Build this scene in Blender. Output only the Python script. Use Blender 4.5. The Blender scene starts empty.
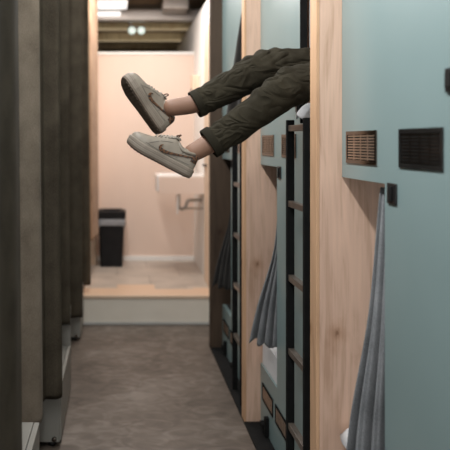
import bpy, bmesh, math, random
from mathutils import Vector, Matrix, noise
random.seed(7)
S = bpy.context.scene
COL = S.collection
PI = math.pi
FPX = 645.0            # focal length in pixels of a 450 px frame
EYE = 1.55
VPX, VPY = 117.0, 142.0

def at(px, py, d):     # point of the place at distance d seen at a pixel (used to measure the photo)
    s = FPX / d
    return Vector(((px - VPX) / s, d, EYE + (VPY - py) / s))

# ------------------------------------------------------------------ materials
def newmat(name):
    m = bpy.data.materials.new(name); m.use_nodes = True
    nt = m.node_tree
    return m, nt, nt.nodes['Principled BSDF']

def node(nt, kind, **kw):
    n = nt.nodes.new(kind)
    for k, v in kw.items():
        if k in n.inputs: n.inputs[k].default_value = v
        else: setattr(n, k, v)
    return n

def ramp(nt, fac, stops):
    r = nt.nodes.new('ShaderNodeValToRGB')
    el = r.color_ramp.elements
    while len(el) < len(stops): el.new(0.5)
    for e, (p, c) in zip(el, stops):
        e.position = p; e.color = (c[0], c[1], c[2], 1)
    nt.links.new(fac, r.inputs[0])
    return r.outputs[0]

def coords(nt, scale=(1, 1, 1), loc=(0, 0, 0)):
    tc = nt.nodes.new('ShaderNodeTexCoord'); mp = nt.nodes.new('ShaderNodeMapping')
    mp.inputs['Scale'].default_value = scale; mp.inputs['Location'].default_value = loc
    nt.links.new(tc.outputs['Object'], mp.inputs[0])
    return mp.outputs[0]

def noisy(name, c1, c2, scale=8, stretch=(1, 1, 1), rough=0.6, metal=0.0, bump=0.0, bscale=None, detail=4, spec=0.4):
    m, nt, b = newmat(name)
    v = coords(nt, stretch)
    n = node(nt, 'ShaderNodeTexNoise', Scale=scale, Detail=detail)
    nt.links.new(v, n.inputs['Vector'])
    nt.links.new(ramp(nt, n.outputs[0], [(0.3, c1), (0.7, c2)]), b.inputs['Base Color'])
    b.inputs['Roughness'].default_value = rough; b.inputs['Metallic'].default_value = metal
    b.inputs['Specular IOR Level'].default_value = spec
    if bump:
        n2 = node(nt, 'ShaderNodeTexNoise', Scale=bscale or scale * 4, Detail=3.0)
        nt.links.new(v, n2.inputs['Vector'])
        bp = node(nt, 'ShaderNodeBump', Strength=bump, Distance=0.002)
        nt.links.new(n2.outputs[0], bp.inputs['Height']); nt.links.new(bp.outputs[0], b.inputs['Normal'])
    return m

def wood(name, base, dark, rough=0.55):
    m, nt, b = newmat(name)
    v = coords(nt, (9, 9, 0.9))
    n = node(nt, 'ShaderNodeTexNoise', Scale=1.9, Detail=7.0, Distortion=1.6)
    nt.links.new(v, n.inputs['Vector'])
    v2 = coords(nt, (60, 60, 1.6))
    f = node(nt, 'ShaderNodeTexNoise', Scale=3.0, Detail=3.0)
    nt.links.new(v2, f.inputs['Vector'])
    # knots: flat cells in the plane of the board, only some of their centres show
    tc = nt.nodes.new('ShaderNodeTexCoord'); sep = nt.nodes.new('ShaderNodeSeparateXYZ'); com = nt.nodes.new('ShaderNodeCombineXYZ')
    nt.links.new(tc.outputs['Object'], sep.inputs[0])
    ax = nt.nodes.new('ShaderNodeMath'); ax.operation = 'ADD'
    nt.links.new(sep.outputs[0], ax.inputs[0]); nt.links.new(sep.outputs[1], ax.inputs[1])
    nt.links.new(ax.outputs[0], com.inputs[0]); nt.links.new(sep.outputs[2], com.inputs[1])
    mp = nt.nodes.new('ShaderNodeMapping'); mp.inputs['Scale'].default_value = (5.2, 3.0, 1); mp.inputs['Location'].default_value = (0.35, 0.37, 0)
    nt.links.new(com.outputs[0], mp.inputs[0])
    d = node(nt, 'ShaderNodeTexNoise', Scale=4.0, Detail=3.0)
    nt.links.new(mp.outputs[0], d.inputs['Vector'])
    mixv = node(nt, 'ShaderNodeMixRGB', Fac=0.26)
    nt.links.new(mp.outputs[0], mixv.inputs[1]); nt.links.new(d.outputs['Color'], mixv.inputs[2])
    k = nt.nodes.new('ShaderNodeTexVoronoi'); k.voronoi_dimensions = '2D'; k.inputs['Scale'].default_value = 1.0
    nt.links.new(mixv.outputs[0], k.inputs['Vector'])
    mx = nt.nodes.new('ShaderNodeMath'); mx.operation = 'MULTIPLY_ADD'
    nt.links.new(f.outputs[0], mx.inputs[0]); mx.inputs[1].default_value = 0.35
    nt.links.new(n.outputs[0], mx.inputs[2])
    mid = tuple(0.3 * a + 0.7 * c for a, c in zip(base, dark))
    c = ramp(nt, mx.outputs[0], [(0.48, mid), (0.66, base), (0.90, tuple(min(1, x * 1.14) for x in base))])
    kk = ramp(nt, k.outputs['Distance'], [(0.015, (0.42, 0.34, 0.28)), (0.04, (0.70, 0.63, 0.56)), (0.075, (0.86, 0.81, 0.76)), (0.17, (1, 1, 1))])
    sc = nt.nodes.new('ShaderNodeSeparateColor'); nt.links.new(k.outputs['Color'], sc.inputs[0])
    gt = nt.nodes.new('ShaderNodeMath'); gt.operation = 'GREATER_THAN'; gt.inputs[1].default_value = 0.52
    nt.links.new(sc.outputs[0], gt.inputs[0])
    mu = node(nt, 'ShaderNodeMixRGB', Fac=1.0, blend_type='MULTIPLY')
    nt.links.new(gt.outputs[0], mu.inputs[0])
    nt.links.new(c, mu.inputs[1]); nt.links.new(kk, mu.inputs[2])
    nt.links.new(mu.outputs[0], b.inputs['Base Color'])
    b.inputs['Roughness'].default_value = rough
    b.inputs['Specular IOR Level'].default_value = 0.3
    return m

def emit(name, col, strength):
    m, nt, b = newmat(name)
    b.inputs['Base Color'].default_value = (*col, 1)
    b.inputs['Emission Color'].default_value = (*col, 1)
    b.inputs['Emission Strength'].default_value = strength
    return m

def cloth(name, c1, c2, weave=420, rough=0.9, sheen=0.15):
    m, nt, b = newmat(name)
    v = coords(nt)
    n = node(nt, 'ShaderNodeTexNoise', Scale=6.0, Detail=5.0)
    nt.links.new(v, n.inputs['Vector'])
    w = node(nt, 'ShaderNodeTexNoise', Scale=float(weave), Detail=1.0)
    v2 = coords(nt, (1, 1, 0.35)); nt.links.new(v2, w.inputs['Vector'])
    mx = nt.nodes.new('ShaderNodeMath'); mx.operation = 'MULTIPLY_ADD'
    nt.links.new(w.outputs[0], mx.inputs[0]); mx.inputs[1].default_value = 0.6
    nt.links.new(n.outputs[0], mx.inputs[2])
    nt.links.new(ramp(nt, mx.outputs[0], [(0.55, c1), (1.05, c2)]), b.inputs['Base Color'])
    b.inputs['Roughness'].default_value = rough
    b.inputs['Sheen Weight'].default_value = sheen
    b.inputs['Specular IOR Level'].default_value = 0.15
    bp = node(nt, 'ShaderNodeBump', Strength=0.25, Distance=0.001)
    nt.links.new(w.outputs[0], bp.inputs['Height']); nt.links.new(bp.outputs[0], b.inputs['Normal'])
    return m

def leopard(name):
    m, nt, b = newmat(name)
    v = coords(nt)
    k = node(nt, 'ShaderNodeTexVoronoi', Scale=120.0)
    nt.links.new(v, k.inputs['Vector'])
    c = ramp(nt, k.outputs['Distance'], [(0.0, (0.09, 0.036, 0.015)), (0.22, (0.02, 0.014, 0.012)), (0.44, (0.02, 0.014, 0.012)), (0.5, (0.13, 0.058, 0.025))])
    nt.links.new(c, b.inputs['Base Color']); b.inputs['Roughness'].default_value = 0.8
    return m

def plank_floor(name):
    m, nt, b = newmat(name)
    v = coords(nt)
    br = node(nt, 'ShaderNodeTexBrick', Scale=1.0)
    br.inputs['Color1'].default_value = (0.50, 0.425, 0.36, 1); br.inputs['Color2'].default_value = (0.43, 0.365, 0.31, 1)
    br.inputs['Mortar'].default_value = (0.26, 0.2, 0.16, 1)
    br.inputs['Brick Width'].default_value = 0.62; br.inputs['Row Height'].default_value = 0.42; br.inputs['Mortar Size'].default_value = 0.003
    br.inputs['Bias'].default_value = -0.1
    nt.links.new(v, br.inputs['Vector'])
    n = node(nt, 'ShaderNodeTexNoise', Scale=5.0, Detail=5.0)
    nt.links.new(v, n.inputs['Vector'])
    mu = node(nt, 'ShaderNodeMixRGB', Fac=0.35, blend_type='OVERLAY')
    nt.links.new(br.outputs[0], mu.inputs[1]); nt.links.new(n.outputs[0], mu.inputs[2])
    # peach planks along the edge, grey tiles behind, meeting in a stepped line
    sp = nt.nodes.new('ShaderNodeSeparateXYZ'); nt.links.new(v, sp.inputs[0])
    fl = nt.nodes.new('ShaderNodeMath'); fl.operation = 'SNAP'; fl.inputs[1].default_value = 0.34
    nt.links.new(sp.outputs[0], fl.inputs[0])
    wn = nt.nodes.new('ShaderNodeTexWhiteNoise'); wn.noise_dimensions = '1D'; nt.links.new(fl.outputs[0], wn.inputs['W'])
    ma = nt.nodes.new('ShaderNodeMath'); ma.operation = 'MULTIPLY_ADD'; ma.inputs[1].default_value = 0.34; ma.inputs[2].default_value = 5.72
    nt.links.new(wn.outputs['Value'], ma.inputs[0])
    lt = nt.nodes.new('ShaderNodeMath'); lt.operation = 'LESS_THAN'
    nt.links.new(sp.outputs[1], lt.inputs[0]); nt.links.new(ma.outputs[0], lt.inputs[1])
    m2 = node(nt, 'ShaderNodeMixRGB'); m2.inputs[2].default_value = (0.66, 0.46, 0.32, 1)
    nt.links.new(lt.outputs[0], m2.inputs[0]); nt.links.new(mu.outputs[0], m2.inputs[1])
    mu = m2
    nt.links.new(mu.outputs[0], b.inputs['Base Color'])
    b.inputs['Roughness'].default_value = 0.35
    return m

def concrete(name):
    m, nt, b = newmat(name)
    v = coords(nt)
    n = node(nt, 'ShaderNodeTexNoise', Scale=2.0, Detail=6.0, Roughness=0.55, Distortion=0.5)
    nt.links.new(v, n.inputs['Vector'])
    v2 = coords(nt, (1.4, 2.2, 1))
    n2 = node(nt, 'ShaderNodeTexNoise', Scale=4.5, Detail=4.0, Roughness=0.5, Distortion=1.6)
    nt.links.new(v2, n2.inputs['Vector'])
    mx = node(nt, 'ShaderNodeMixRGB', Fac=0.5)
    nt.links.new(n.outputs[0], mx.inputs[1]); nt.links.new(n2.outputs[0], mx.inputs[2])
    nt.links.new(ramp(nt, mx.outputs[0], [(0.34, (0.06, 0.045, 0.034)), (0.5, (0.112, 0.088, 0.07)), (0.68, (0.205, 0.174, 0.148))]), b.inputs['Base Color'])
    b.inputs['Roughness'].default_value = 0.5
    bp = node(nt, 'ShaderNodeBump', Strength=0.12, Distance=0.004)
    nt.links.new(n2.outputs[0], bp.inputs['Height']); nt.links.new(bp.outputs[0], b.inputs['Normal'])
    return m

M = {
 'teal': noisy('teal_laminate', (0.215, 0.298, 0.298), (0.235, 0.32, 0.32), 3, rough=0.33, spec=0.75),
 'oak': wood('pale_oak', (0.67, 0.46, 0.345), (0.46, 0.285, 0.19)),
 'oak_edge': wood('oak_edge_band', (0.62, 0.385, 0.23), (0.47, 0.27, 0.16)),
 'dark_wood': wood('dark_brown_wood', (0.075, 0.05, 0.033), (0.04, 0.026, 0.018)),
 'black': noisy('black_metal', (0.008, 0.008, 0.008), (0.014, 0.013, 0.013), 20, rough=0.4),
 'gloss_black': noisy('gloss_black', (0.012, 0.011, 0.011), (0.018, 0.017, 0.016), 20, rough=0.15, spec=0.6),
 'matte_black': noisy('matte_black', (0.006, 0.006, 0.006), (0.01, 0.01, 0.01), 20, rough=0.8, spec=0.15),
 'bronze': noisy('bronze_frame', (0.15, 0.125, 0.108), (0.20, 0.165, 0.14), 14, rough=0.16, metal=1.0),
 'copper': noisy('copper_slats', (0.42, 0.31, 0.23), (0.52, 0.385, 0.29), 18, rough=0.3, metal=0.8),
 'gunmetal': noisy('gunmetal_slats', (0.15, 0.145, 0.14), (0.2, 0.19, 0.18), 18, rough=0.2, metal=1.0),
 'rung': noisy('worn_rung', (0.085, 0.068, 0.057), (0.14, 0.115, 0.096), 14, rough=0.3, metal=0.3),
 'grey_cloth': cloth('grey_curtain_cloth', (0.15, 0.158, 0.166), (0.275, 0.285, 0.295)),
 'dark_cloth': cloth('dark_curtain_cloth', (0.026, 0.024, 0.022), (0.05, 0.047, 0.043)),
 'taupe': cloth('lit_taupe_curtain_cloth', (0.135, 0.108, 0.08), (0.25, 0.205, 0.158), sheen=0.05),  # lighter than the other left curtains: light on the broad fold painted in
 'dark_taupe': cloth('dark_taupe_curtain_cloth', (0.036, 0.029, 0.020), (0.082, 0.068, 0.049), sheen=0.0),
 'tan_cloth': cloth('tan_curtain_cloth', (0.23, 0.14, 0.085), (0.36, 0.235, 0.15)),
 'sheet': cloth('white_sheet', (0.74, 0.74, 0.75), (0.84, 0.84, 0.85), 200, sheen=0),
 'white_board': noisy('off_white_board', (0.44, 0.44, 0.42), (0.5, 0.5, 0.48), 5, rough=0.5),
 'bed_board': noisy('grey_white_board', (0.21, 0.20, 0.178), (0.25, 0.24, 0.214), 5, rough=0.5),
 'peach': noisy('peach_board', (0.78, 0.61, 0.51), (0.82, 0.645, 0.545), 3, (1, 1, 0.4), rough=0.6),
 'white_wall': noisy('white_plaster', (0.87, 0.85, 0.82), (0.90, 0.88, 0.85), 4, rough=0.6),
 'pale_door': wood('pale_door_veneer', (0.78, 0.60, 0.45), (0.62, 0.44, 0.31)),
 'riser': noisy('grey_green_riser', (0.72, 0.67, 0.58), (0.77, 0.72, 0.63), 5, rough=0.5),
 'nosing': noisy('nosing', (0.62, 0.46, 0.33), (0.7, 0.53, 0.40), 5, rough=0.3),
 'ceramic': noisy('white_ceramic', (0.82, 0.77, 0.74), (0.85, 0.80, 0.77), 4, rough=0.15),
 'chrome': noisy('chrome', (0.5, 0.48, 0.45), (0.6, 0.58, 0.55), 10, rough=0.15, metal=1.0),
 'bin': noisy('black_plastic', (0.008, 0.008, 0.009), (0.013, 0.013, 0.014), 10, rough=0.6, spec=0.2),
 'bag': noisy('grey_bin_bag', (0.22, 0.23, 0.25), (0.34, 0.35, 0.37), 30, rough=0.4, bump=0.4),
 'olive': cloth('olive_trouser_cloth', (0.017, 0.0140, 0.0085), (0.034, 0.029, 0.0185), 500, sheen=0.0),
 'olive_hem': cloth('olive_hem_cloth', (0.014, 0.0115, 0.007), (0.025, 0.0215, 0.014), 500, sheen=0.0),
 'skin': noisy('skin', (0.215, 0.115, 0.073), (0.26, 0.142, 0.092), 12, rough=0.55),
 'shoe': noisy('white_grey_leather', (0.225, 0.193, 0.153), (0.27, 0.232, 0.186), 30, rough=0.5, bump=0.1),
 'sole': noisy('off_white_rubber', (0.20, 0.165, 0.13), (0.24, 0.20, 0.16), 20, rough=0.6),
 'outsole': noisy('worn_outsole', (0.13, 0.098, 0.073), (0.19, 0.145, 0.11), 30, rough=0.7, bump=0.5, bscale=160),
 'seam': noisy('seam_thread', (0.16, 0.14, 0.12), (0.2, 0.18, 0.15), 30, rough=0.8),
 'lace': noisy('lace', (0.30, 0.26, 0.22), (0.36, 0.32, 0.27), 60, rough=0.9),
 'leopard': leopard('leopard_print'),
 'shirt': cloth('grey_shirt', (0.12, 0.12, 0.12), (0.2, 0.2, 0.2)),
 'hair': noisy('brown_hair', (0.03, 0.018, 0.01), (0.06, 0.035, 0.02), 40, (1, 8, 8), rough=0.5),
 'joist': wood('olive_joist', (0.42, 0.33, 0.20), (0.26, 0.20, 0.12)),
 'dark_ceiling': noisy('dark_brown_ceiling', (0.10, 0.065, 0.035), (0.15, 0.10, 0.055), 3, rough=0.8),
 'grey_metal': noisy('grey_metal_beam', (0.55, 0.50, 0.46), (0.64, 0.59, 0.55), 4, rough=0.35, metal=0.3),
 'lamp_white': emit('lamp_diffuser', (1.0, 0.96, 0.93), 1.0),
 'spot_white': emit('spot_glass', (0.85, 1.0, 0.92), 0.55),
 'concrete': concrete('worn_concrete'),
 'planks': plank_floor('vinyl_planks'),
 'inner': noisy('pod_inner_wall', (0.035, 0.035, 0.034), (0.05, 0.05, 0.048), 4, rough=0.8),
}

def add_creases(m):
    """Soft creases in cloth: two stretched noises as a height."""
    nt = m.node_tree; b = nt.nodes['Principled BSDF']
    v = coords(nt, (1.0, 1.0, 1.7))
    a = node(nt, 'ShaderNodeTexNoise', Scale=6.5, Detail=1.0, Distortion=1.2); nt.links.new(v, a.inputs['Vector'])
    rg = nt.nodes.new('ShaderNodeMath'); rg.operation = 'PINGPONG'; rg.inputs[1].default_value = 0.12
    nt.links.new(a.outputs[0], rg.inputs[0])
    bp = node(nt, 'ShaderNodeBump', Strength=0.75, Distance=0.07)
    nt.links.new(rg.outputs[0], bp.inputs['Height'])
    old = b.inputs['Normal'].links[0].from_node
    nt.links.new(bp.outputs[0], old.inputs['Normal'])
add_creases(M['olive'])

# ------------------------------------------------------------------ mesh helpers
def bx(bm, x0, x1, y0, y1, z0, z1):
    vs = [bm.verts.new((x, y, z)) for z in (z0, z1) for y in (y0, y1) for x in (x0, x1)]
    for f in ((0, 2, 3, 1), (4, 5, 7, 6), (0, 1, 5, 4), (2, 6, 7, 3), (0, 4, 6, 2), (1, 3, 7, 5)):
        bm.faces.new([vs[i] for i in f])
    return bm

def box(x0, x1, y0, y1, z0, z1, bev=0.0, seg=2):
    bm = bmesh.new(); bx(bm, x0, x1, y0, y1, z0, z1)
    if bev: bmesh.ops.bevel(bm, geom=list(bm.edges), offset=bev, segments=seg, profile=0.6, affect='EDGES')
    return bm

def tube(bm, pts, r, seg=12, cap=True):
    """A round tube along points; r a number or one radius per point."""
    pts = [Vector(p) for p in pts]; n = len(pts)
    rr = r if isinstance(r, (list, tuple)) else [r] * n
    up = None; rings = []
    for i, p in enumerate(pts):
        t = (pts[min(i + 1, n - 1)] - pts[max(i - 1, 0)]).normalized()
        if up is None:
            a = Vector((0, 0, 1)) if abs(t.z) < 0.9 else Vector((0, 1, 0))
            up = (a - t * a.dot(t)).normalized()
        else:
            up = (up - t * up.dot(t)).normalized()
        s = t.cross(up)
        rings.append([bm.verts.new(p + (up * math.cos(2 * PI * k / seg) + s * math.sin(2 * PI * k / seg)) * rr[i]) for k in range(seg)])
    for a, b in zip(rings, rings[1:]):
        for k in range(seg):
            bm.faces.new((a[k], a[(k + 1) % seg], b[(k + 1) % seg], b[k]))
    if cap:
        bm.faces.new(rings[0][::-1]); bm.faces.new(rings[-1])
    return bm

def loft(bm, rings, close=True, cap0=True, cap1=True):
    vr = [[bm.verts.new(p) for p in r] for r in rings]
    n = len(vr[0])
    for a, b in zip(vr, vr[1:]):
        for k in range(n if close else n - 1):
            bm.faces.new((a[k], a[(k + 1) % n], b[(k + 1) % n], b[k]))
    if cap0: bm.faces.new(vr[0][::-1])
    if cap1: bm.faces.new(vr[-1])
    return bm

def prism_x(poly, x0, x1):
    """Polygon of (y, z) points extruded from x0 to x1."""
    bm = bmesh.new()
    a = [bm.verts.new((x0, y, z)) for y, z in poly]; b = [bm.verts.new((x1, y, z)) for y, z in poly]
    n = len(poly)
    bm.faces.new(a); bm.faces.new(b[::-1])
    for i in range(n): bm.faces.new((a[i], b[i], b[(i + 1) % n], a[(i + 1) % n]))
    return bm

def smooth_path(pts, n):
    """Catmull-Rom through points, n samples per span."""
    P = [Vector(p) for p in pts]; out = []
    for i in range(len(P) - 1):
        p0 = P[max(i - 1, 0)]; p1 = P[i]; p2 = P[i + 1]; p3 = P[min(i + 2, len(P) - 1)]
        for k in range(n):
            t = k / n
            out.append(0.5 * ((2 * p1) + (p2 - p0) * t + (2 * p0 - 5 * p1 + 4 * p2 - p3) * t * t + (3 * p1 - p0 - 3 * p2 + p3) * t ** 3))
    out.append(P[-1])
    return out

def empty(name, loc, label, cat, group=None):
    o = bpy.data.objects.new(name, None); COL.objects.link(o); o.location = loc
    o['label'] = label; o['category'] = cat; o['kind'] = 'thing'
    o.empty_display_size = 0.1
    if group: o['group'] = group
    return o

def wloc(o):
    v = Vector(o.location)
    return v + wloc(o.parent) if o.parent else v

def obj(name, bm, mat, parent=None, origin=None, label=None, cat=None, group=None, smooth=False, kind=None):
    bmesh.ops.recalc_face_normals(bm, faces=bm.faces)
    if origin is None:
        if parent is not None: origin = wloc(parent)
        else:
            xs = [v.co for v in bm.verts]
            origin = Vector((sum(v.x for v in xs) / len(xs), sum(v.y for v in xs) / len(xs), min(v.z for v in xs)))
    origin = Vector(origin)
    for v in bm.verts: v.co -= origin
    me = bpy.data.meshes.new(name); bm.to_mesh(me); bm.free()
    me.materials.append(mat)
    if smooth:
        for p in me.polygons: p.use_smooth = True
    o = bpy.data.objects.new(name, me); COL.objects.link(o)
    if parent is not None:
        o.parent = parent; o.location = origin - wloc(parent)
    else: o.location = origin
    if label: o['label'] = label
    if cat: o['category'] = cat; o['kind'] = 'thing'
    if group: o['group'] = group
    if kind: o['kind'] = kind
    return o

def solid(o, t, offset=0.0):
    m = o.modifiers.new('thickness', 'SOLIDIFY'); m.thickness = t; m.offset = offset
    return o

def subd(o, n=1):
    m = o.modifiers.new('subdivision', 'SUBSURF'); m.levels = n; m.render_levels = n
    return o

def struct(name, bm, mat, origin=(0, 0, 0), label=None):
    o = obj(name, bm, mat, origin=origin, kind='structure')
    if label: o['label'] = label
    return o

def copy_tree(o, parent=None):
    c = o.copy(); COL.objects.link(c)
    if parent is not None: c.parent = parent
    for ch in list(o.children): copy_tree(ch, c)
    return c

# ------------------------------------------------------------------ setting
STEP_Y, RAISE = 5.50, 0.243
CEIL = 3.12
struct('floor', box(-1.5, 2.3, -1.2, STEP_Y, -0.1, 0.0), M['concrete'], label='worn grey concrete corridor floor')
o = struct('floor_raised', box(-1.5, 2.3, STEP_Y + 0.012, 11.0, -0.1, RAISE), M['planks'], label='raised floor of pale and grey planks beyond the step')
struct('trim_1', box(-1.5, 2.3, STEP_Y - 0.02, STEP_Y + 0.012, 0.0, RAISE - 0.022), M['riser'], label='grey green riser of the step')
struct('trim_2', box(-1.5, 2.3, STEP_Y - 0.03, STEP_Y + 0.012, RAISE - 0.022, RAISE + 0.003, 0.004), M['nosing'], label='pale nosing along the step edge')
struct('trim_9', box(-1.5, 2.3, STEP_Y - 0.032, STEP_Y - 0.0205, 0.0, 0.022, .003), M['white_board'], label='thin pale strip at the foot of the step')
struct('trim_3', box(0.70, 0.80, -1.2, 4.9, 0.0, 0.012), M['matte_black'], label='black floor strip at the foot of the bunk pods')
struct('ceiling', box(-1.5, 2.3, -1.2, 11.0, CEIL, CEIL + 0.1), M['dark_ceiling'])
struct('wall_back', box(-0.40, 0.85, 7.13, 7.19, RAISE, 2.515), M['peach'], label='peach plywood partition wall at the end of the corridor')
struct('trim_4', box(-0.40, 0.85, 7.115, 7.20, 2.515, 2.545), M['white_wall'], label='pale cap along the top of the partition')
struct('baseboard_back', box(-0.40, 0.848, 7.115, 7.13, RAISE, RAISE + 0.05), M['white_wall'])
struct('wall_right', box(0.85, 0.93, 4.905, 10.9, 0.0, 2.89), M['white_wall'], label='white wall beyond the bunk pods')
struct('wall_far', box(-1.5, 2.3, 10.9, 11.0, RAISE, CEIL), M['dark_ceiling'])
struct('wall_left', box(-1.5, -1.42, -1.2, 10.9, 0.0, CEIL), M['inner'])
struct('wall_outer_right', box(2.2, 2.3, -1.2, 10.9, 0.0, CEIL), M['inner'], label='outer wall behind the bunk pods')
struct('wall_left_end', box(-0.40, -0.222, 6.85, 7.128, RAISE, 2.9), M['pale_door'], label='pale wood wall end left of the bin')

# door in the right wall
d = struct('door_1', box(0.825, 0.849, 5.35, 6.11, RAISE, 2.62, 0.003), M['pale_door'], label='pale wood veneer door in the white right wall')
bm = box(0.80, 0.825, 5.93, 6.05, 1.325, 1.345, 0.004)
obj('door_handle', bm, M['black'], d, label='dark lever handle')

# ------------------------------------------------------------------ ceiling zone above the partition
for i, (y, lab) in enumerate(((7.95, 'olive timber joist nearest above the partition'), (8.85, 'olive timber joist second beyond the partition'), (9.75, 'olive timber joist farthest back under the dark ceiling'))):
    o = struct('trim_%d' % (5 + i), box(-1.42, 2.2, y, y + 0.16, 2.95, 3.05, 0.008), M['joist'], label=lab)
struct('trim_8', box(-1.42, 2.2, 7.35, 7.47, 2.93, 3.07, 0.035, 4), M['grey_metal'], label='pale grey metal beam crossing above the partition')
l = empty('ceiling_lamp', (-0.05, 7.05, 3.12), 'bright white lamp panel under the ceiling at upper left', 'ceiling lamp', 'white lamps under the far ceiling')
obj('lamp_housing', box(-0.26, 0.12, 6.86, 7.22, 3.06, 3.12, 0.006), M['white_board'], l)
obj('diffuser', box(-0.25, 0.11, 6.87, 7.21, 3.03, 3.06, 0.012, 3), M['lamp_white'], l, label='glowing white diffuser')
l = empty('ceiling_lamp', (-0.06, 7.3, 3.12), 'low glowing strip lamp in front of the grey metal beam', 'ceiling lamp', 'white lamps under the far ceiling')
obj('lamp_housing', box(-0.26, 0.05, 7.27, 7.33, 3.02, 3.12, 0.006), M['white_board'], l)
obj('diffuser', box(-0.25, 0.04, 7.265, 7.335, 2.975, 3.02, 0.012, 3), M['lamp_white'], l, label='glowing white diffuser')
# twin spot
sp = empty('spotlight', (0.20, 7.6, 3.12), 'twin spotlight with two pale round heads below the metal beam', 'spotlight')
bm = tube(bmesh.new(), [(0.12, 7.6, 3.12), (0.12, 7.6, 2.98), (0.20, 7.6, 2.885)], 0.014, 10)
obj('arm', bm, M['grey_metal'], sp, smooth=True)
obj('bar', tube(bmesh.new(), [(0.13, 7.6, 2.90), (0.34, 7.6, 2.90)], 0.012, 10), M['grey_metal'], sp, smooth=True)
for cx in (0.175, 0.285):
    rings = []
    for (yy, r) in ((7.68, 0.018), (7.66, 0.036), (7.60, 0.046), (7.55, 0.05)):
        rings.append([Vector((cx + r * math.cos(2 * PI * k / 20), yy, 2.855 + r * math.sin(2 * PI * k / 20))) for k in range(20)])
    h = obj('lamp_head', loft(bmesh.new(), rings), M['grey_metal'], sp, smooth=True)
    rings = [[Vector((cx + r * math.cos(2 * PI * k / 20), yy, 2.855 + r * math.sin(2 * PI * k / 20))) for k in range(20)] for yy, r in ((7.552, 0.045), (7.545, 0.043), (7.54, 0.03))]
    obj('lens', loft(bmesh.new(), rings), M['spot_white'], h, smooth=True, label='glowing greenish white lens')
# boxed duct at upper right
bm = box(0.50, 0.78, 7.0, 7.3, 3.0, 3.12, 0.02, 3)
obj('ceiling_duct', bm, M['grey_metal'], label='pale boxed duct under the ceiling beside the white wall', cat='duct')

# ------------------------------------------------------------------ sink, bin, cabinet at the back
SX0, SX1, SY0, SY1, SZ0, SZ1 = 0.385, 0.848, 6.28, 6.68, 1.045, 1.232
s = empty('wall_mounted_sink', (0.62, 6.48, SZ0), 'white ceramic sink hung on the white wall at the far end', 'sink')
bm = bmesh.new()
def rrect(x0, x1, y0, y1, z, r, n=5):
    out = []
    for cx, cy, a0 in ((x1 - r, y1 - r, 0), (x0 + r, y1 - r, PI / 2), (x0 + r, y0 + r, PI), (x1 - r, y0 + r, 1.5 * PI)):
        for k in range(n + 1):
            a = a0 + PI / 2 * k / n
            out.append(Vector((cx + r * math.cos(a), cy + r * math.sin(a), z)))
    return out
rings = [rrect(SX0 + .03, SX1, SY0 + .02, SY1 - .02, SZ0, .02), rrect(SX0, SX1, SY0, SY1, SZ0 + .03, .02), rrect(SX0, SX1, SY0, SY1, SZ1 - .008, .02),
         rrect(SX0 + .006, SX1 - .002, SY0 + .006, SY1 - .006, SZ1, .02), rrect(SX0 + .035, SX1 - .11, SY0 + .035, SY1 - .035, SZ1, .04),
         rrect(SX0 + .05, SX1 - .12, SY0 + .05, SY1 - .05, SZ1 - .09, .05), rrect(SX0 + .12, SX1 - .2, SY0 + .12, SY1 - .12, SZ1 - .115, .04)]
obj('basin', loft(bmesh.new(), rings), M['ceramic'], s)
obj('front_panel', box(SX0 + .022, SX1 - .001, SY0 - .008, SY0 + .012, SZ0 - .004, SZ1 - .022, .003), M['peach'], s, label='pale peach front panel')
bm = tube(bmesh.new(), [(0.785, 6.48, SZ1), (0.785, 6.48, SZ1 + .10), (0.77, 6.48, SZ1 + .125), (0.74, 6.48, SZ1 + .13), (0.68, 6.48, SZ1 + .11)], 0.012, 12)
obj('tap', bm, M['chrome'], s, smooth=True)
pts = smooth_path([(0.62, 6.48, SZ0 + .01), (0.62, 6.48, .95), (0.62, 6.48, .90), (0.655, 6.48, .875), (0.69, 6.48, .90), (0.71, 6.48, .955), (0.75, 6.48, .965), (0.848, 6.48, .965)], 6)
obj('trap', tube(bmesh.new(), pts, 0.017, 14), M['chrome'], s, smooth=True, label='chrome waste trap under the basin')
obj('bracket', box(0.60, 0.848, 6.36, 6.38, 0.885, 0.905, .003), M['chrome'], s)
obj('bracket', box(0.585, 0.605, 6.34, 6.40, 0.84, 1.05, .004), M['ceramic'], s, label='white upright of the sink support')

b = empty('waste_bin', (-0.06, 6.85, RAISE), 'black waste bin with grey liner in the far corner', 'bin')
def bin_ring(k, z, g=0): return rrect(-0.198 + k - g, 0.08 - k + g, 6.72 + k - g, 6.98 - k + g, z, .03)
rings = [bin_ring(.022, RAISE), bin_ring(.022, RAISE + .01), bin_ring(0.0, RAISE + .53), bin_ring(.012, RAISE + .53), bin_ring(.03, RAISE + .05)]
obj('body', loft(bmesh.new(), rings), M['bin'], b)
rings = []
for z, g in ((RAISE + .425, .003), (RAISE + .44, .010), (RAISE + .49, .009), (RAISE + .51, .005), (RAISE + .515, .002)):
    r = bin_ring(0, z, g)
    rings.append([p + Vector((0, 0, 0.008 * math.sin(i * 1.9) + .006 * math.sin(i * .8))) for i, p in enumerate(r)])
obj('liner', loft(bmesh.new(), rings, cap0=False, cap1=False), M['bag'], b, smooth=True, label='grey plastic liner folded over the rim')
rings = [bin_ring(0, RAISE + .505, .010), bin_ring(0, RAISE + .575, .014), bin_ring(.02, RAISE + .59, 0), bin_ring(.05, RAISE + .585, 0), bin_ring(.05, RAISE + .545, 0)]
obj('rim', loft(bmesh.new(), rings, cap0=False, cap1=False), M['bin'], b)

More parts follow.
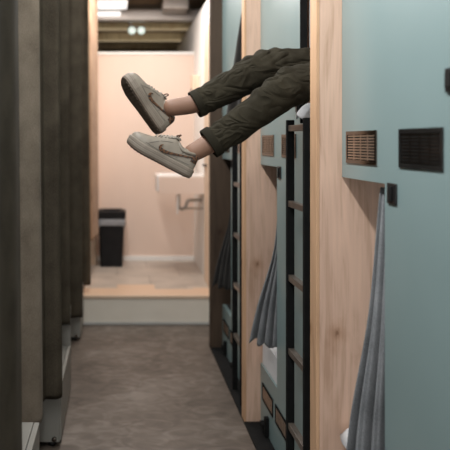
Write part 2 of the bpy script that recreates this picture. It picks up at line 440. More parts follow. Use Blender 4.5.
c = empty('wall_mounted_dispenser', (0.8, 6.7, 2.08), 'small pale wooden dispenser box on the white wall above the sink', 'dispenser')
obj('body', box(0.775, 0.849, 6.62, 6.80, 2.06, 2.24, .008), M['pale_door'], c)
obj('slot', box(0.768, 0.776, 6.66, 6.76, 2.08, 2.10, .002), M['black'], c, label='dark slot')

# ------------------------------------------------------------------ right side: wooden dividers and teal bunk pods
P = 1.283
NEAR, FAR = 2.339, 3.549          # the middle pod
EDGE, FRONT = 0.70, 0.79
def divider(y0, mat, edge_mat, label, group='tall divider panels of the bunk row'):
    t = empty('divider_panel', (EDGE, y0 + .035, 0.0), label, 'divider panel', group)
    obj('board', box(EDGE + .012, 2.2, y0, y0 + .073, 0.0, 3.0), mat, t)
    obj('edge_band', box(EDGE, EDGE + .012, y0, y0 + .073, 0.0, 3.0, .002), edge_mat, t)
    return t
divider(NEAR - .073, M['oak'], M['oak_edge'], 'wide pale oak divider panel nearest the camera, hiding where the trouser legs start')
divider(FAR, M['oak'], M['oak_edge'], 'pale oak divider panel standing on the floor behind the two trouser legs')
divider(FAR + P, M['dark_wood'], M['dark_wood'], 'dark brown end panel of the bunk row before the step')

def vent(root, y0, y1, z0, z1, slat_mat, frame_mat, label, vertical=False):
    """A framed grille on the front plane: frame with a dark recess and a bank of slats."""
    x = FRONT; fw = 0.0125
    bm = bmesh.new()
    bx(bm, x - .004, x + .002, y0, y1, z1 - fw, z1); bx(bm, x - .004, x + .002, y0, y1, z0, z0 + fw)
    bx(bm, x - .004, x + .002, y0, y0 + fw, z0 + fw, z1 - fw); bx(bm, x - .004, x + .002, y1 - fw, y1, z0 + fw, z1 - fw)
    fr = obj('vent', bm, frame_mat, root, label=label)
    obj('recess', box(x - .0015, x + .001, y0 + fw, y1 - fw, z0 + fw, z1 - fw), M['matte_black'], fr)
    bm = bmesh.new()
    if vertical:
        n = 7; w = (y1 - y0 - 2 * fw) / n
        for k in range(n):
            a = y0 + fw + w * k
            bx(bm, x - .003, x - .0012, a + w * .16, a + w * .84, z0 + fw, z1 - fw)
    else:
        cols, rows = 4, 9
        w = (y1 - y0 - 2 * fw) / cols; h = (z1 - z0 - 2 * fw) / rows
        for c in range(cols):
            for r in range(rows):
                ya = y0 + fw + w * c + .005; za = z0 + fw + h * r
                bx(bm, x - .003, x - .0012, ya, ya + w - .010, za + h * .28, za + h * .78)
        for c in range(1, cols):
            ya = y0 + fw + w * c
            bx(bm, x - .0028, x - .001, ya - .003, ya + .003, z0 + fw, z1 - fw)
    obj('slats', bm, slat_mat, fr, label='bank of thin slats')
    return fr

LO_W, LO_Z0, LO_Z1 = 0.362, 0.335, 1.427
UP_W, UP_Z0, UP_Z1 = 0.43, 1.63, 2.78
def make_pod():
    t = empty('bunk_pod', (FRONT, FAR, 0.0), 'x', 'bunk pod', 'teal bunk pods along the right side')
    n, f = NEAR + .002, FAR - .002
    poly = [(n, 0.012), (f, 0.012), (f, LO_Z0), (f - LO_W, LO_Z0), (f - LO_W, LO_Z1), (f, LO_Z1), (f, 3.0), (n, 3.0), (n, UP_Z1), (n + UP_W, UP_Z1), (n + UP_W, UP_Z0), (n, UP_Z0)]
    obj('front_panel', prism_x(poly, FRONT, FRONT + .025), M['teal'], t, label='smooth teal front panel')
    obj('platform', box(FRONT + .025, 2.19, n, f, 1.44, 1.50), M['inner'], t)
    obj('platform', box(FRONT + .025, 2.19, n, f, 0.275, 0.335), M['inner'], t)
    v1 = (f - .306, f - .048); v2 = (f - .705, f - .462)
    vent(t, *v1, 1.479, 1.586, M['copper'], M['bronze'], 'square vent grille with copper slats')
    vent(t, *v2, 1.479, 1.586, M['gunmetal'], M['gloss_black'], 'square vent grille with dark slats')
    vent(t, f - .285, f - .05, 0.155, 0.247, M['copper'], M['matte_black'], 'low vent grille with brown upright slats', True)
    vent(t, f - .57, f - .335, 0.155, 0.247, M['copper'], M['matte_black'], 'low vent grille with brown upright slats', True)
    # latch beside the lower opening
    bm = box(FRONT - .006, FRONT + .001, f - .447, f - .387, 1.372, 1.432, .004)
    la = obj('latch', bm, M['black'], t, label='small black latch plate')
    bm = box(FRONT - .010, FRONT - .0055, f - .428, f - .408, 1.380, 1.424, .003)
    obj('latch_button', bm, M['matte_black'], la)
    for a in (f - .165, f - .545):
        bm = bmesh.new()
        bx(bm, FRONT - .022, FRONT + .001, a - .035, a - .005, .02, .115); bx(bm, FRONT - .03, FRONT - .004, a - .005, a + .05, .045, .07)
        obj('drawer_latch', bm, M['matte_black'], t, label='black catch above the floor')
    # reading light bracket by the upper opening
    bm = bmesh.new()
    bx(bm, FRONT - .006, FRONT + .001, n + UP_W + .012, n + UP_W + .055, 1.668, 1.725); bx(bm, FRONT - .012, FRONT - .005, n + UP_W + .020, n + UP_W + .045, 1.68, 1.712)
    obj('hook', bm, M['black'], t, label='small black hook plate')
    bm = bmesh.new()
    y = n + UP_W
    bx(bm, FRONT - .004, FRONT + .026, y - .006, y + .001, UP_Z0, UP_Z1)
    obj('opening_trim', bm, M['matte_black'], t, label='black edge strip of the upper opening')
    return t
GP = None
pod = make_pod(); pod['label'] = 'teal front bunk pod between the two oak panels, with ladder and trouser legs'
pod1 = copy_tree(pod); pod1.location.y -= P; pod1['label'] = 'large teal bunk pod front nearest the camera, filling the side by the big vents'
pod3 = copy_tree(pod); pod3.location.y += P; pod3['label'] = 'shaded bunk pod front between the second oak panel and the dark end panel'
# ------------------------------------------------------------------ ladders
def make_ladder():
    y0, y1 = 2.485, 2.735
    t = empty('bunk_ladder', (0.735, 2.6, 0.012), 'x', 'ladder', 'black ladders on the bunk pods')
    for y in (y0, y1):
        s = obj('stile', box(.718, .750, y - .012, y + .012, .012, 1.643, .003), M['matte_black'], t)
    for z in (.352, .667, .977, 1.29, 1.607):
        obj('rung', box(.722, .748, y0 + .011, y1 - .011, z - .013, z + .013, .003), M['rung'], t, label='worn brown grey rung')
    return t
lad = make_ladder(); lad['label'] = 'black ladder on the teal pod just below the trouser thighs'
lad3 = copy_tree(lad); lad3.location.y += P; lad3['label'] = 'black ladder half hidden behind the second oak panel, below the ankles'

# ------------------------------------------------------------------ beds inside the pods
def mattress(z, dy, label):
    t = empty('mattress', (1.5, 2.94 + dy, z), label, 'mattress', 'white mattresses in the bunk pods')
    bm = box(.835, 2.17, NEAR + .02 + dy, FAR - .02 + dy, z, z + .15, .03, 4)
    if z < 1: bx(bm, .797, .86, FAR - LO_W + .012 + dy, FAR - .02 + dy, z + .002, z + .135)
    obj('core', bm, M['sheet'], t, smooth=False)
    return t
mattress(.336, 0, 'white mattress in the lower opening behind the grey curtain between oak panels')
mattress(.336, -P, 'white mattress low in the nearest teal pod, behind its grey curtain')
mattress(1.501, 0, 'white mattress of the upper bunk under the person')

def pillow(cx, cy, z, label, lx=.5, ly=.3, h=.12):
    bm = bmesh.new(); n = 18; top = []; bot = []
    for i in range(n + 1):
        rt, rb = [], []
        for j in range(n + 1):
            u, v = 2 * i / n - 1, 2 * j / n - 1
            e = max(0, (1 - u ** 4) * (1 - v ** 4)) ** .5
            w = 1 + .05 * math.sin(5 * u + 2 * v)
            sx = u * (1 - .08 * v * v); sy = v * (1 - .08 * u * u)
            rt.append(bm.verts.new((cx + sx * lx / 2, cy + sy * ly / 2, z + h * .45 + h * .55 * e * w)))
            rb.append(rt[-1] if i in (0, n) or j in (0, n) else bm.verts.new((cx + sx * lx / 2, cy + sy * ly / 2, z + h * .45 - h * .45 * e)))
        top.append(rt); bot.append(rb)
    for g in (top, bot):
        for i in range(n):
            for j in range(n):
                vs = [g[i][j], g[i + 1][j], g[i + 1][j + 1], g[i][j + 1]]
                bm.faces.new(vs)
    return obj('pillow', bm, M['sheet'], label=label, cat='pillow', group='white pillows in the lower bunks', smooth=True)
pillow(1.06, 3.37, .487, 'white pillow in the lower opening below the hanging grey curtain', .42, .28, .14)
pillow(.99, 2.158, .487, 'white pillow edge at the bottom beside the nearest grey curtain', .46, .20, .10)

# white duvet edge spilling over the sill of the upper bunk
def sheet_corner():
    bm = bmesh.new(); rows = []
    prof = [(1.15, 1.668), (1.0, 1.67), (.90, 1.668), (.84, 1.672), (.80, 1.676), (.778, 1.673)]
    n = 14
    for j in range(n + 1):
        v = j / n; y = 2.37 + v * .37
        hang = .0 + .07 * max(0, 1 - abs(v - .72) / .30)
        r = []
        for (x, z) in prof:
            r.append(bm.verts.new((x, y, z + .004 * math.sin(9 * v + 12 * x) + (.035 * math.exp(-((v - .76) / .11) ** 2) if x < .88 else 0))))
        for k in (1, 2, 3):
            q = k / 3
            r.append(bm.verts.new((.772 - (.004 + .45 * hang) * q, y, 1.668 + .035 * math.exp(-((v - .76) / .11) ** 2) - (.022 + .30 * hang) * q)))
        rows.append(r)
    for a, b in zip(rows, rows[1:]):
        for k in range(len(a) - 1): bm.faces.new((a[k], a[k + 1], b[k + 1], b[k]))
    o = obj('bed_sheet', bm, M['sheet'], label='white sheet corner spilling over the bunk sill above the ladder', cat='bed sheet', smooth=True)
    solid(o, .008, 1.0); subd(o, 1)
sheet_corner()

# ------------------------------------------------------------------ curtains on the right
def pleated(name, rows, mat, label, cat, group=None, thick=.004, sub=1):
    """rows: list of plan polylines (world points), top to bottom, same count."""
    bm = bmesh.new()
    g = [[bm.verts.new(p) for p in r] for r in rows]
    for a, b in zip(g, g[1:]):
        for k in range(len(a) - 1): bm.faces.new((a[k], a[k + 1], b[k + 1], b[k]))
    o = obj(name, bm, mat, label=label, cat=cat, group=group, smooth=True)
    solid(o, thick)
    if sub: subd(o, sub)
    return o

def lower_curtain(dy, mat, label, k_out=1.0, pleats=4.5):
    # gathered tight at the top beside the opening, bellying out of it below
    f = FAR - LO_W + dy
    zs = [1.415, 1.30, 1.15, 1.0, .90, .80, .70, .60, .50]
    # inner end (x, y) and outer end (x, y) per height
    inn = [(.835, .022), (.835, .022), (.835, .024), (.835, .026), (.835, .028), (.835, .03), (.835, .032), (.835, .032), (.835, .032)]
    out = [(.818, .040), (.815, .044), (.808, .050), (.795, .060), (.770, .075), (.742, .092), (.715, .108), (.695, .118), (.676, .128)]
    if k_out < 1: out = [(.815, .085), (.812, .098), (.806, .108), (.796, .116), (.782, .124), (.764, .128), (.746, .133), (.735, .137), (.725, .14)]
    rows = []; n = 64
    for z, a, b in zip(zs, inn, out):
        t = (1.42 - z) / .9
        A = Vector((a[0], f + a[1], z)); B = Vector((b[0], f + b[1], z))
        d = (B - A); nrm = Vector((-d.y, d.x, 0)).normalized()
        amp = .006 + .017 * t
        r = []
        for k in range(n + 1):
            q = k / n
            w = math.sin(q * PI * 2 * pleats + .6) + .25 * math.sin(q * PI * 2 * 9 + 1.3 + 2 * t)
            r.append(A + d * q + nrm * w * amp + Vector((0, 0, -.012 * t * math.sin(q * 21) + (.03 * q * t))))
        rows.append(r)
    return pleated('pod_curtain', rows, mat, label, 'curtain', 'grey curtains of the bunk pods')
lower_curtain(0, M['grey_cloth'], 'grey curtain bunched out of the lower opening between the oak panels')
lower_curtain(-P, M['grey_cloth'], 'large grey curtain hanging down the edge of the nearest teal pod', .84, 3.0)
lower_curtain(P, M['dark_cloth'], 'dark curtain hanging low in the shaded farthest pod')

def upper_curtain(dy, out, mat, label):
    n0 = NEAR + dy
    zs = [2.74, 2.5, 2.25, 2.0, 1.8, 1.70]
    rows = []; n = 40
    for z in zs:
        t = (2.74 - z) / 1.04
        A = Vector((.845, n0 + .02, z)); B = Vector((.80 - out * t ** .8, n0 + .07 + .09 * t, z))
        d = B - A; nrm = Vector((-d.y, d.x, 0)).normalized()
        r = []
        for k in range(n + 1):
            q = k / n
            r.append(A + d * q + nrm * math.sin(q * PI * 7) * (.006 + .010 * t))
        rows.append(r)
    return pleated('pod_curtain', rows, mat, label, 'curtain', 'grey curtains of the bunk pods')
upper_curtain(P, .16, M['dark_cloth'], 'dark curtain flaring from the upper opening above the trouser shins')
# strip of curtain at the far edge of the middle upper opening
rows = []
for z in (2.76, 2.5, 2.3, 2.05, 1.905):
    rows.append([Vector((.822 + .006 * math.sin(k * 1.1), 2.752 - .0045 * k, z)) for k in range(11)])
pleated('pod_curtain', rows, M['grey_cloth'], 'narrow curtain strip at the opening just above the thighs', 'curtain', 'grey curtains of the bunk pods')

# ------------------------------------------------------------------ left side: curtains and bunk bases
def left_curtain(plan, z0, z1, mat, label, flare=.02, group=None):
    """plan: (x, y) points; the sheet hangs from z1 to z0 and flares a little towards the bottom."""
    base = smooth_path([(x, y, 0) for x, y in plan], 7)
    rows = []; nz = 14
    ph = random.random() * 6
    for i in range(nz + 1):
        t = i / nz; z = z1 + (z0 - z1) * t
        r = []
        for k, p in enumerate(base):
            r.append(Vector((p.x + flare * (t - .9) + .002 * math.sin(k * .35 + t * 3 + ph), p.y + .006 * math.sin(k * .4 + 2.4 * t + ph), z)))
        rows.append(r)
    return pleated('bunk_curtain', rows, mat, label, 'curtain', group, thick=.005, sub=1)
ZB, ZT = .262, 3.02
GL = 'taupe curtains along the left side'
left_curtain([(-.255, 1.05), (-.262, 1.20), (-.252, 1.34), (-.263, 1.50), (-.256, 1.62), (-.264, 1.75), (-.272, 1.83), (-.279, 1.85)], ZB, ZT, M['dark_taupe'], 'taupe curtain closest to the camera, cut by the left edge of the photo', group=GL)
left_curtain([(-.60, 2.44), (-.54, 2.56), (-.50, 2.66), (-.485, 2.76), (-.43, 2.84), (-.355, 2.93), (-.347, 2.97), (-.36, 3.02), (-.41, 3.06)], ZB, ZT, M['taupe'], 'long taupe curtain with one broad fold, its light put into the cloth colour, hem above the bottom left corner', group=GL)
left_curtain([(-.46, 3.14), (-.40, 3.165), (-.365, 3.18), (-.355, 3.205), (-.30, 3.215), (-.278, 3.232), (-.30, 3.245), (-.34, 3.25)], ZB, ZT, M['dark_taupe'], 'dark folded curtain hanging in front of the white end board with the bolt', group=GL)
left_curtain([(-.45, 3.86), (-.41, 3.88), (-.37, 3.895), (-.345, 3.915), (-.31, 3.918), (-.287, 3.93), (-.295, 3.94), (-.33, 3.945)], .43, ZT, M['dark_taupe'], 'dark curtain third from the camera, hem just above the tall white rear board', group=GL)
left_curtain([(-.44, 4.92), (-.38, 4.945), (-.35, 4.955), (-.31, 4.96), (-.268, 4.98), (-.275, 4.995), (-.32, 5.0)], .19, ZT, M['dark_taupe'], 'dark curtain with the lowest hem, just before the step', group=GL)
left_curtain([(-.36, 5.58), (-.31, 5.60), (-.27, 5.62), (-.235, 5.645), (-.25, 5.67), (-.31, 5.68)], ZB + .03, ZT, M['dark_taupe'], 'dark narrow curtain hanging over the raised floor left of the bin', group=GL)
left_curtain([(-.36, 6.10), (-.29, 6.12), (-.235, 6.15), (-.245, 6.24), (-.21, 6.34), (-.218, 6.42), (-.19, 6.50), (-.21, 6.58), (-.25, 6.63)], .60, ZT, M['tan_cloth'], 'tan brown curtain last on the left, with its hem higher than the others', flare=.01)

def bunk_base(y0, y1, z0, z1, label, mat=None):
    mat = mat or M['bed_board']
    t = empty('bunk_bed', (-.6, (y0 + y1) / 2, z0), label, 'bunk bed', 'off-white bunk beds along the left side')
    gap = .028
    obj('end_board', box(-1.41, -.292, y0, y0 + .02, z0 + gap, z1, .002), mat, t)
    obj('side_panel', box(-.305, -.285, y0 + .022, y1, z0 + gap, z1, .002), mat, t)
    obj('top_board', box(-1.41, -.307, y0 + .022, y1, z1 - .02, z1), mat, t)
    for yy in (y0 + .045, y1 - .05):
        bm = bmesh.new()
        tube(bm, [(-.335, yy, z0), (-.335, yy, z0 + .012), (-.335, yy, z0 + gap)], [.024, .02, .012], 14)
        obj('foot', bm, M['black'], t, smooth=True, label='small black levelling foot')
    bm = tube(bmesh.new(), [(-.318, y0 - .0005, z0 + .045), (-.318, y0 - .012, z0 + .045)], .012, 14)
    obj('bolt', bm, M['bronze'], t, smooth=True, label='dark bolt head near the floor')
    return t
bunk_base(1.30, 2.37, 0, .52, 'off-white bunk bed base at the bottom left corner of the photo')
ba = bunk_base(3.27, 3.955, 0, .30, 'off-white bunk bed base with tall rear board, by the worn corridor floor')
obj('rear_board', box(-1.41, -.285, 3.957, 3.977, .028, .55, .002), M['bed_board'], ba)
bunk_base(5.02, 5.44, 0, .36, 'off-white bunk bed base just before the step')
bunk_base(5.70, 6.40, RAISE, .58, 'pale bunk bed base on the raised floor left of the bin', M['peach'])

# ------------------------------------------------------------------ the person
PERS = empty('person', (.75, 2.58, 1.66), 'person lying in the upper bunk, olive trouser legs and sneakers hanging out', 'person')
YN, YF = 2.50, 2.665
n_hem, n_knee = at(209, 144, YN), at(292, 87, YN)
n_ank = at(185, 157, YN)
n_hip = Vector((1.10, 2.51, 1.81))
f_hem, f_knee = at(195, 104.5, YF), at(266, 69, YF)
f_ank = at(161, 109, YF)
f_hip = Vector((1.02, 2.655, 1.835))

def sweep(bm, pts, rad, seg=36, disp=None, cap0=False, cap1=True, flat=1.0):
    n = len(pts); rings = []; up = None
    L = 0; acc = [0]
    for a, b in zip(pts, pts[1:]): L += (b - a).length; acc.append(L)
    for i, p in enumerate(pts):
        t = (pts[min(i + 1, n - 1)] - pts[max(i - 1, 0)]).normalized()
        y = Vector((0, 1, 0)); s = (y - t * y.dot(t)).normalized(); u = s.cross(t).normalized()
        if u.z < 0: u = -u
        r = rad(acc[i] / L)
        ring = []
        for k in range(seg):
            a = 2 * PI * k / seg
            q = r * (1 + (disp(acc[i] / L, a) if disp else 0))
            ring.append(p + u * math.sin(a) * q + s * math.cos(a) * q * flat)
        rings.append(ring)
    return loft(bm, rings, True, cap0, cap1)

def lerp_keys(keys):
    def f(t):
        for (a, va), (b, vb) in zip(keys, keys[1:]):
            if t <= b:
                q = (t - a) / (b - a); q = q * q * (3 - 2 * q)
                return va + (vb - va) * q
        return keys[-1][1]
    return f

def wrinkle(seed, knee):
    def f(t, a):
        v = noise.noise(Vector((t * 9 + seed, math.cos(a) * 1.2, math.sin(a) * 1.2))) * .10
        v += noise.noise(Vector((t * 22 + seed * 3, math.cos(a + t * 5) * 1.6, math.sin(a + t * 5) * 1.6))) * .07
        g = math.exp(-((t - knee) / .11) ** 2)
        v += g * .085 * math.sin(t * 95 + 1.6 * math.cos(a) + seed) * (.55 + .45 * math.sin(a))
        v += math.exp(-((t - .06) / .05) ** 2) * .045 * math.sin(t * 120 + 2 * math.cos(a + seed))
        return v
    return f

bm = bmesh.new()
# legs of the trousers (hem to hip), one mesh with the seat of the trousers
pn = smooth_path([n_hem, n_hem.lerp(n_knee, .5) + Vector((0, 0, -.004)), n_knee, n_knee.lerp(n_hip, .5) + Vector((0, 0, .012)), n_hip], 24)
sweep(bm, pn, lerp_keys([(0, .058), (.25, .064), (.5, .076), (.75, .084), (1, .088)]), 40, wrinkle(1.3, .42), False, True, .94)
pf = smooth_path([f_hem, f_hem.lerp(f_knee, .5) + Vector((0, 0, .0)), f_knee, f_knee.lerp(f_hip, .5) + Vector((0, 0, .010)), f_hip], 24)
sweep(bm, pf, lerp_keys([(0, .055), (.25, .066), (.45, .078), (.75, .084), (1, .086)]), 40, wrinkle(4.1, .42), False, True, .94)
hipc = [Vector((.98, 2.58, 1.785)), Vector((1.05, 2.58, 1.785)), Vector((1.15, 2.58, 1.785)), Vector((1.24, 2.58, 1.78)), Vector((1.30, 2.58, 1.78))]
rings = []
for p, ry, rz in zip(hipc, (.10, .16, .175, .16, .145), (.05, .085, .105, .10, .095)):
    rings.append([p + Vector((0, ry * math.cos(2 * PI * k / 40), rz * math.sin(2 * PI * k / 40))) for k in range(40)])
loft(bm, rings)
tr = obj('trousers', bm, M['olive'], PERS, smooth=True, label='dark olive trousers with creases behind the knees')
# hems: turned cuffs
for pts, r, sd in ((pn, .0595, 1.3), (pf, .0565, 4.1)):
    hb = bmesh.new(); ax = (pts[1] - pts[0]).normalized()
    s = Vector((0, 1, 0)); s = (s - ax * s.dot(ax)).normalized(); u = s.cross(ax)
    rings = []
    for off, k in ((.030, 1.012), (.026, 1.035), (.0, 1.03), (-.004, 1.0), (.0, .93), (.035, .90)):
        rings.append([pts[0] + ax * off + (u * math.sin(2 * PI * j / 40) + s * math.cos(2 * PI * j / 40) * .94) * r * k * (1 + .03 * math.sin(3 * 2 * PI * j / 40 + sd)) for j in range(40)])
    loft(hb, rings, True, False, False)
    obj('cuff', hb, M['olive_hem'], tr, smooth=True, label='stitched hem of the trouser leg')

# ---- body: skin-grown single mesh
verts, edges, radii = [], [], []
def V(p, r):
    verts.append(Vector(p)); radii.append(r); return len(verts) - 1
def E(*ids):
    for a, b in zip(ids, ids[1:]): edges.append((a, b))
pel = V((1.16, 2.58, 1.785), .085)
sp1 = V((1.34, 2.58, 1.785), .085); sp2 = V((1.50, 2.58, 1.785), .10); nk0 = V((1.63, 2.58, 1.785), .05); nk1 = V((1.69, 2.58, 1.79), .045)
hd0 = V((1.75, 2.58, 1.80), .07); hd1 = V((1.83, 2.58, 1.805), .082); hd2 = V((1.90, 2.58, 1.80), .06)
E(pel, sp1, sp2, nk0, nk1, hd0, hd1, hd2)
for sy in (-1, 1):
    sh = V((1.57, 2.58 + sy * .14, 1.785), .05); el = V((1.36, 2.58 + sy * .175, 1.745), .036); wr = V((1.20, 2.58 + sy * .17, 1.76), .027); pm = V((1.13, 2.58 + sy * .165, 1.765), .028)
    E(sp2, sh, el, wr, pm)
    for k in range(4):
        f1 = V((1.085, 2.58 + sy * (.14 + .018 * k), 1.772), .0085); f2 = V((1.05 + .006 * abs(k - 1.5), 2.58 + sy * (.138 + .018 * k), 1.765), .0078); f3 = V((1.03 + .008 * abs(k - 1.5), 2.58 + sy * (.138 + .018 * k), 1.752), .0068)
        E(pm, f1, f2, f3)
    t1 = V((1.12, 2.58 + sy * .125, 1.775), .0105); t2 = V((1.09, 2.58 + sy * .113, 1.77), .0085)
    E(wr, t1, t2)
for hip, knee, hem, ank, sd in ((n_hip, n_knee, n_hem, n_ank, 0), (f_hip, f_knee, f_hem, f_ank, 1)):
    a = V(hip + Vector((-.06, 0, 0)), .07); b = V(knee, .052); c = V(knee.lerp(hem, .45), .05); d2 = V(hem, .043); e = V(hem.lerp(ank, .55), .0395)
    f = V(ank + (.004 if sd else 0) * Vector((1, 0, 0)), .037)
    E(pel, a, b, c, d2, e, f)
me = bpy.data.meshes.new('body'); me.from_pydata([v - Vector(PERS.location) for v in verts], edges, [])
body = bpy.data.objects.new('body', me); COL.objects.link(body); body.parent = PERS
me.materials.append(M['skin'])
body.modifiers.new('skin', 'SKIN')
for i, sv in enumerate(me.skin_vertices[0].data):
    sv.radius = (radii[i], radii[i]); sv.use_root = (i == pel)
subd(body, 2)
body['label'] = 'bare skin of the ankles'
for p in me.polygons: p.use_smooth = True
body.modifiers['skin'].use_smooth_shade = True

# shirt and hair, inside the bunk
rings = []
for x, ry, rz in ((1.22, .165, .108), (1.34, .158, .108), (1.46, .175, .118), (1.55, .185, .112), (1.61, .12, .08), (1.645, .062, .062)):
    rings.append([Vector((x, 2.58 + ry * math.cos(2 * PI * k / 32), 1.785 + rz * math.sin(2 * PI * k / 32))) for k in range(32)])
bm = loft(bmesh.new(), rings, True, False, False)
for sy in (-1, 1):
    sweep(bm, smooth_path([Vector((1.40, 2.58 + sy * .165, 1.755)), Vector((1.48, 2.58 + sy * .15, 1.775)), Vector((1.565, 2.58 + sy * .12, 1.785))], 6), lerp_keys([(0, .055), (1, .068)]), 20, None, False, False)
solid(obj('shirt', bm, M['shirt'], PERS, smooth=True), .004)
rings = []
for x, r in ((1.80, .06), (1.83, .092), (1.88, .094), (1.93, .082), (1.965, .05), (1.98, .012)):
    rings.append([Vector((x, 2.58 + r * math.cos(2 * PI * k / 24), 1.80 - .012 + r * math.sin(2 * PI * k / 24))) for k in range(24)])
obj('hair', loft(bmesh.new(), rings), M['hair'], PERS, smooth=True)

# ---- sneakers. Local frame: u heel->toe, v up from the outsole, w sideways (towards the lateral side)
LSH = .276
def half_w(u):      # half width of the sole outline
    q = u / LSH
    keys = [(0, 0.020), (.03, .030), (.09, .036), (.28, .038), (.45, .039), (.62, .046), (.76, .049), (.88, .043), (.95, .033), (.985, .02), (1, .008)]
    return lerp_lin(keys, q)
def lerp_lin(keys, t):
    for (a, va), (b, vb) in zip(keys, keys[1:]):
        if t <= b: return va + (vb - va) * (t - a) / (b - a)
    return keys[-1][1]
def mid_w(u):       # the outline curves inwards at the toe
    q = u / LSH
    return -.010 * max(0, q - .35) ** 1.5
def top_h(u):       # height of the upper
    q = u / LSH
    return lerp_lin([(0, .090), (.06, .102), (.16, .100), (.27, .097), (.36, .111), (.42, .117), (.50, .107), (.60, .095), (.72, .081), (.84, .072), (.92, .065), (.97, .053), (1, .036)], q)
SOLE_T = .034
def toe_spring(u):
    q = u / LSH
    return .012 * max(0, (q - .7) / .3) ** 2
def side_pt(u, v, sgn, off=0.0):
    """Point on the side of the upper at height v."""
    h = top_h(u); b = SOLE_T - .004
    s = min(1, max(0, (v - b) / (h - b)))
    a = math.asin(min(1, s ** (1 / .85)))
    w = half_w(u) * .955 * max(.0, math.cos(a)) ** .62
    return (u, v + toe_spring(u), mid_w(u) + sgn * (w + off))

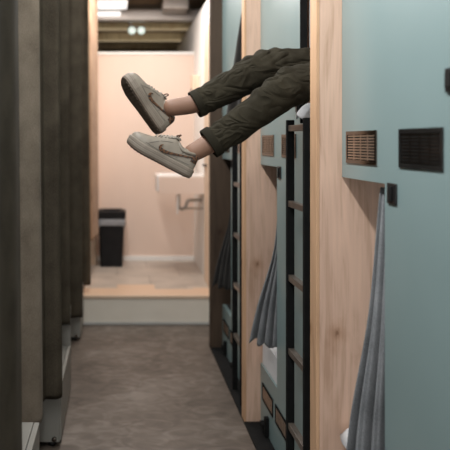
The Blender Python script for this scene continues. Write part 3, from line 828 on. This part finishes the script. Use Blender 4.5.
def make_shoe(origin, ua, va, flip, label):
    """origin: world point of the heel end of the outsole; ua, va: world axes."""
    ua = ua.normalized(); va = (va - ua * va.dot(ua)).normalized(); wa = ua.cross(va)
    sg = -1 if flip else 1
    def W(p): return origin + ua * p[0] + va * p[1] + wa * (p[2] * sg)
    # upper
    bm = bmesh.new(); rings = []; N = 44; K = 28
    for i in range(N + 1):
        q = i / N
        u = LSH * (.008 + .978 * (.5 - .5 * math.cos(PI * q)) * .5 + .978 * q * .5)
        h = top_h(u); b = SOLE_T - .004; hw = half_w(u) * .955
        ring = []
        for k in range(K + 1):
            a = PI * k / K
            c, s = math.cos(a), math.sin(a)
            w = hw * math.copysign(abs(c) ** .62, c)
            v = b + (h - b) * s ** .85
            ring.append(W((u, v + toe_spring(u), mid_w(u) + w)))
        rings.append(ring)
    loft(bm, rings, True, True, True)
    sh = obj('shoe', bm, M['shoe'], PERS, smooth=True, label=label)
    # midsole
    bm = bmesh.new()
    def outline(v, g):
        pts = []
        us = [LSH * (.5 - .5 * math.cos(PI * i / 30)) for i in range(31)]
        for u in us: pts.append((u, v + toe_spring(u), mid_w(u) + half_w(u) + g))
        for u in reversed(us): pts.append((u, v + toe_spring(u), mid_w(u) - half_w(u) - g))
        c = LSH / 2
        return [W((c + (p[0] - c) * (1 + g / c), p[1], p[2])) for p in pts]
    loft(bm, [outline(.006, .0005), outline(.009, .003), outline(.019, .0035), outline(.0215, .0025), outline(.024, .0035), outline(.033, .003), outline(.036, .0005), outline(.037, -.004)])
    so = obj('sole', bm, M['sole'], sh, smooth=False, label='thick off-white rubber sole')
    bm = bmesh.new()
    loft(bm, [outline(.0, -.003), outline(.002, .0005), outline(.0065, .001)])
    for i in range(16):
        u = LSH * (.08 + .055 * i)
        w = half_w(u) * .8
        q = [W((u + du, v + toe_spring(u), mid_w(u) + dw)) for v in (-.002, .001) for du, dw in ((-.004, -w), (.004, -w), (.004, w), (-.004, w))]
        vs = [bm.verts.new(p) for p in q]
        for f in ((0, 1, 2, 3), (4, 7, 6, 5), (0, 4, 5, 1), (1, 5, 6, 2), (2, 6, 7, 3), (3, 7, 4, 0)): bm.faces.new([vs[j] for j in f])
    obj('outsole', bm, M['outsole'], sh, label='worn brownish tread of the sole')
    # collar padding
    bm = bmesh.new(); pts = []
    for k in range(33):
        a = 2 * PI * k / 32
        u = .058 + .046 * math.cos(a); w = .031 * math.sin(a)
        v = top_h(u) - .004 - .010 * abs(math.sin(a)) ** 1.5
        pts.append(W((u, v, w)))
    tube(bm, pts, .0068, 10, False)
    obj('collar', bm, M['shoe'], sh, smooth=True)
    # tongue
    bm = bmesh.new(); rings = []
    for q in [i / 10 for i in range(11)]:
        u = .172 - .075 * q; v = top_h(u) + .002 + .020 * max(0, q - .55) ** 1.2 - .004 * (q < .05)
        hw = .018 + .006 * q
        rings.append([W((u - .002 * abs(c), v - .006 * c * c + t, hw * c)) for c, t in ((-1, 0), (-.6, .003), (0, .004), (.6, .003), (1, 0), (.6, -.004), (0, -.005), (-.6, -.004))])
    loft(bm, rings)
    obj('tongue', bm, M['shoe'], sh, smooth=True)
    # laces
    for i in range(6):
        u = .115 + .0145 * i
        bm = bmesh.new(); pts = []
        for k in range(9):
            c = -1 + 2 * k / 8
            uu = u + .004 * math.sin(c * 2 + i)
            w = .021 * c
            v = top_h(uu) + .0075 - .010 * c * c
            pts.append(W((uu, v, w)))
        tube(bm, pts, .0030, 8)
        obj('lace', bm, M['lace'], sh, smooth=True)
    for sgn in (-1, 1):
        bm = bmesh.new()
        pts = smooth_path([W((.108, top_h(.108) + .009, 0)), W((.104, top_h(.108) + .020, sgn * .012)), W((.112, top_h(.11) + .014, sgn * .024)), W((.116, top_h(.112) + .008, sgn * .012)), W((.110, top_h(.11) + .008, 0))], 6)
        tube(bm, pts, .0024, 8)
        obj('lace_bow', bm, M['leopard'], sh, smooth=True, label='patterned lace loop')
    # curved side emblem with animal print, on both sides; tail runs to the heel
    cen = [(.150, .070, .0010), (.158, .061, .0045), (.155, .052, .0082), (.142, .0475, .0088), (.122, .050, .0072), (.098, .056, .0056), (.070, .064, .0046), (.045, .071, .0040), (.020, .078, .0034), (.008, .081, .0030)]
    for sgn in (-1, 1):
        P3 = smooth_path([(a, b, c) for a, b, c in cen], 6)
        bm = bmesh.new(); inner = []; outer = []
        for i, p in enumerate(P3):
            t = P3[min(i + 1, len(P3) - 1)] - P3[max(i - 1, 0)]
            nx, ny = -t.y, t.x; ln = math.hypot(nx, ny) or 1
            nx, ny = nx / ln * p.z * .8, ny / ln * p.z * .8
            inner.append([(p.x + nx * s, p.y + ny * s) for s in (-1, -.5, 0, .5, 1)])
        lo = [[bm.verts.new(W(side_pt(max(.004, a), b, sgn, .0022))) for a, b in r] for r in inner]
        for a, b in zip(lo, lo[1:]):
            for k in range(4): bm.faces.new((a[k], a[k + 1], b[k + 1], b[k]))
        e = obj('side_emblem', bm, M['leopard'], sh, smooth=True, label='curved check-mark stripe in brown animal print')
        solid(e, .0022, 0)
    # panel seam lines
    for sgn in (-1, 1):
        for line in ([(.03, .046), (.08, .043), (.13, .042), (.18, .044), (.215, .046)], [(.205, .047), (.195, .056), (.182, .066), (.172, .074)], [(.165, .078), (.14, .088), (.122, .094)], [(.085, .046), (.078, .060), (.070, .075), (.062, .086)]):
            pts = [Vector((a, b, 0)) for a, b in line]; pts = smooth_path(pts, 5)
            bm = bmesh.new(); tube(bm, [W(side_pt(p.x, p.y, sgn, .0006)) for p in pts], .0011, 6)
            obj('seam', bm, M['seam'], sh, smooth=True)
    # heel tab
    bm = bmesh.new(); rings = []
    for v, g in ((.060, .0), (.064, .003), (.082, .0035), (.092, .002)):
        rings.append([W(side_pt(u, v, s, .0012 + g * .3)) for s, u in ((1, .03), (1, .018), (1, .010), (1, .006), (-1, .006), (-1, .010), (-1, .018), (-1, .03))])
    loft(bm, rings, False, False, False)
    solid(obj('heel_tab', bm, M['leopard'], sh, smooth=True, label='animal print heel patch'), .002)
    return sh

# near (lower) shoe
hn = at(188.5, 178.5, YN - .01); tn = at(129, 147.5, YN - .02)
ua = tn - hn
make_shoe(hn, ua, Vector((.47, 0.03, .88)), True, 'off-white sneaker pointing left, the lower of the two')
# far (upper) shoe, sole turned a little to the camera
hf = at(158, 134.5, YF); tf = at(120.5, 81.5, YF - .03)
ua = tf - hf
vv = Vector((.834, .36, .551))
make_shoe(hf, ua, vv, False, 'off-white sneaker tilted toe up, the upper of the two, sole showing')

# ------------------------------------------------------------------ lights
def area(name, loc, rot, sx, sy, power, col):
    L = bpy.data.lights.new(name, 'AREA'); L.shape = 'RECTANGLE'; L.size = sx; L.size_y = sy; L.energy = power; L.color = col
    o = bpy.data.objects.new(name, L); COL.objects.link(o); o.location = loc; o.rotation_euler = rot
    return o
area('washroom_light', (.12, 5.95, 3.08), (0, 0, 0), .9, .7, 38, (1.0, .94, .89))
area('loft_light', (.3, 8.6, 2.93), (PI, 0, 0), 1.2, 1.6, 4, (1.0, .93, .8))
area('corridor_light', (-.19, 1.3, 3.03), (0, math.radians(-50), 0), .12, 2.4, 66, (.97, .99, 1.0))
area('corridor_light', (-.19, 3.8, 3.03), (0, math.radians(-45), 0), .12, 2.2, 38, (1.0, .98, .95))
w = bpy.data.worlds.new('World'); S.world = w; w.use_nodes = True
bg = w.node_tree.nodes['Background']
bg.inputs[0].default_value = (1.0, .985, .97, 1); bg.inputs[1].default_value = 1.4

# ------------------------------------------------------------------ camera
cd = bpy.data.cameras.new('Camera'); cam = bpy.data.objects.new('Camera', cd); COL.objects.link(cam)
cam.location = (0, 0, EYE); cam.rotation_euler = (PI / 2, 0, 0)
cd.sensor_width = 36; cd.lens = FPX / 450 * 36
cd.shift_x = (225 - VPX) / 450; cd.shift_y = -(225 - VPY) / 450
cd.clip_start = .05; cd.clip_end = 60
cd.dof.use_dof = True; cd.dof.focus_distance = 2.5; cd.dof.aperture_fstop = 2.5
S.camera = cam
S.view_settings.view_transform = 'Standard'; S.view_settings.look = 'None'
S.view_settings.exposure = 0.0; S.view_settings.gamma = 1.0; S.view_settings.use_curve_mapping = False
